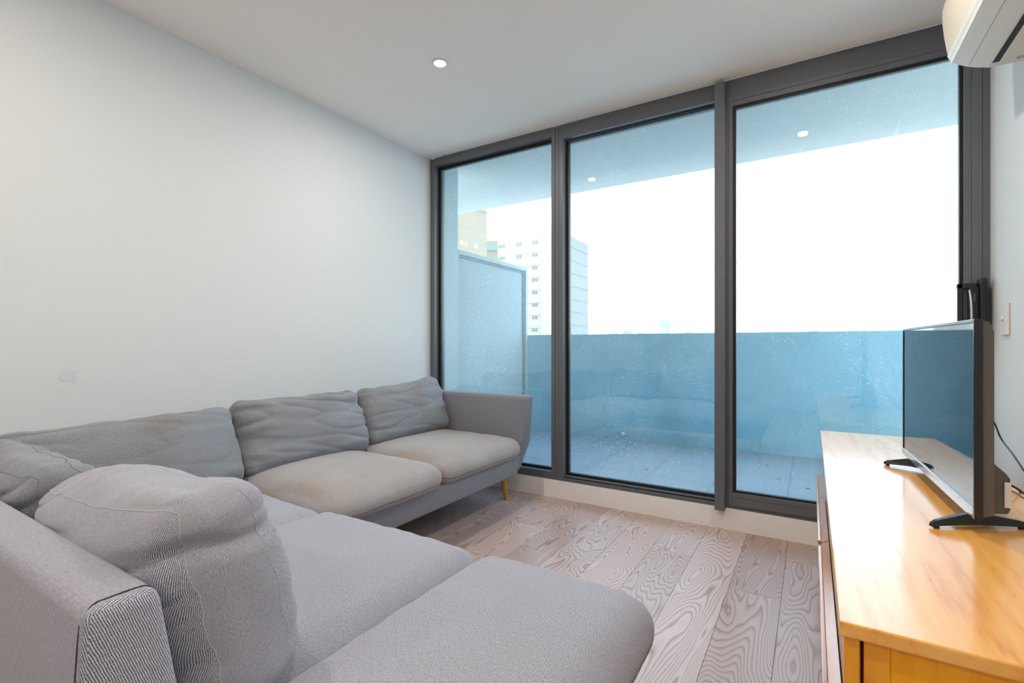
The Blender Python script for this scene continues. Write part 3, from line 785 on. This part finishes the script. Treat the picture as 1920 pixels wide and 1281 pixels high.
# ------------------------------------------------------------------ air conditioner
ac = thing('air_conditioner', 'cream wall mounted split air conditioner above the cabinet at top right', 'air conditioner', (XR, 2.2, 2.2)); bpy.context.view_layer.update()
prof = [(.722, 2.196), (.591, 2.196), (.553, 2.208), (.529, 2.218), (.501, 2.234), (.484, 2.247), (.474, 2.262), (.466, 2.300), (.458, 2.355), (.453, 2.41), (.452, 2.46), (.458, 2.492), (.475, 2.505), (.722, 2.505)]
bm = bmesh.new(); prism(bm, prof, 1.80, 2.60, 'Y')
bmesh.ops.bevel(bm, geom=[e for e in bm.edges if abs(e.verts[0].co.y - e.verts[1].co.y) < 1e-5 and max(e.verts[0].co.x, e.verts[1].co.x) < .72], offset=.004, segments=2, affect='EDGES')
at(mesh_obj('casing', bm, 'ac'), ac)
def strip(name, mat, p0, p1, y0, y1, out, thick=.002):
    a, b = Vector((p0[0], 0, p0[1])), Vector((p1[0], 0, p1[1])); d = (b - a).normalized(); n = Vector((d.z, 0, -d.x))
    if n.z > 0: n = -n
    bm = bmesh.new(); pts = [a + n * (out - thick), b + n * (out - thick), b + n * out, a + n * out]
    prism(bm, [(q.x, q.z) for q in pts], y0, y1, 'Y'); return at(mesh_obj(name, bm, mat), ac)
strip('flap', 'ac', (.494, 2.2385), (.529, 2.2185), 1.82, 2.575, .0030)
strip('flap', 'ac', (.5305, 2.2175), (.586, 2.1977), 1.82, 2.575, .0030)
strip('air_outlet', 'slot', (.592, 2.196), (.612, 2.196), 1.84, 2.560, .0008)
strip('front_lip', 'white', (.470, 2.280), (.484, 2.247), 1.801, 2.598, .0025, .003)
tc = bpy.data.curves.new('marking', 'FONT'); tc.body = 'Cu'; tc.size = .026; tc.extrude = .0003
to = bpy.data.objects.new('marking', tc); col.objects.link(to); to.data.materials.append(M['bwin'])
tp = rp(1904, 111, z=2.1945); to.location = (tp.x, tp.y, 2.1952); to.rotation_euler = (R(180), 0, 0)
bpy.context.view_layer.update()
me = bpy.data.meshes.new_from_object(to); lt = bpy.data.objects.new('marking', me); col.objects.link(lt); lt.matrix_world = to.matrix_world.copy()
lt.name = 'marking'; bpy.data.objects.remove(to); bpy.context.view_layer.update(); at(lt, ac)

# ------------------------------------------------------------------ switch, wall mark
sw = thing('light_switch', 'narrow white switch plate on the right wall beside the sliding door', 'light switch', (XR, 2.925, 1.222))
bm = bmesh.new(); bx(bm, -.012, -.0005, -.042, .042, -.070, .070, bevel=.003); mesh_obj('plate', bm, 'white', sw)
bm = bmesh.new(); tube(bm, [(-.0125, 0, 0), (-.020, 0, .002)], [.008, .006], 14); mesh_obj('switch_knob', bm, 'white', sw, smooth=True)
def outline(pts, n=8):
    P = [Vector((*p, 0)) for p in pts]; out = []
    N_ = len(P)
    for i in range(N_):
        a, b, c, d = P[i - 1], P[i], P[(i + 1) % N_], P[(i + 2) % N_]
        for k in range(n):
            t = k / n
            q = .5 * ((2 * b) + (c - a) * t + (2 * a - 5 * b + 4 * c - d) * t * t + (3 * b - 3 * c + d - a) * t ** 3); out.append((q.x, q.y))
    return out
wm = thing('wall_sticker', 'faint apple shaped mark on the white left wall above the sofa', 'wall sticker', (XL, .785, .972))
bm = bmesh.new()
prism(bm, outline([(0, .018), (.016, .024), (.030, .016), (.022, .004), (.030, -.010), (.018, -.026), (0, -.022), (-.016, -.026), (-.032, -.006), (-.028, .016), (-.014, .024)]), .0004, .0009, 'X')
mesh_obj('body', bm, 'decal', wm)
bm = bmesh.new(); prism(bm, outline([(.000, .027), (.004, .038), (.014, .043), (.012, .033)]), .0004, .0009, 'X'); mesh_obj('leaf', bm, 'decal', wm)
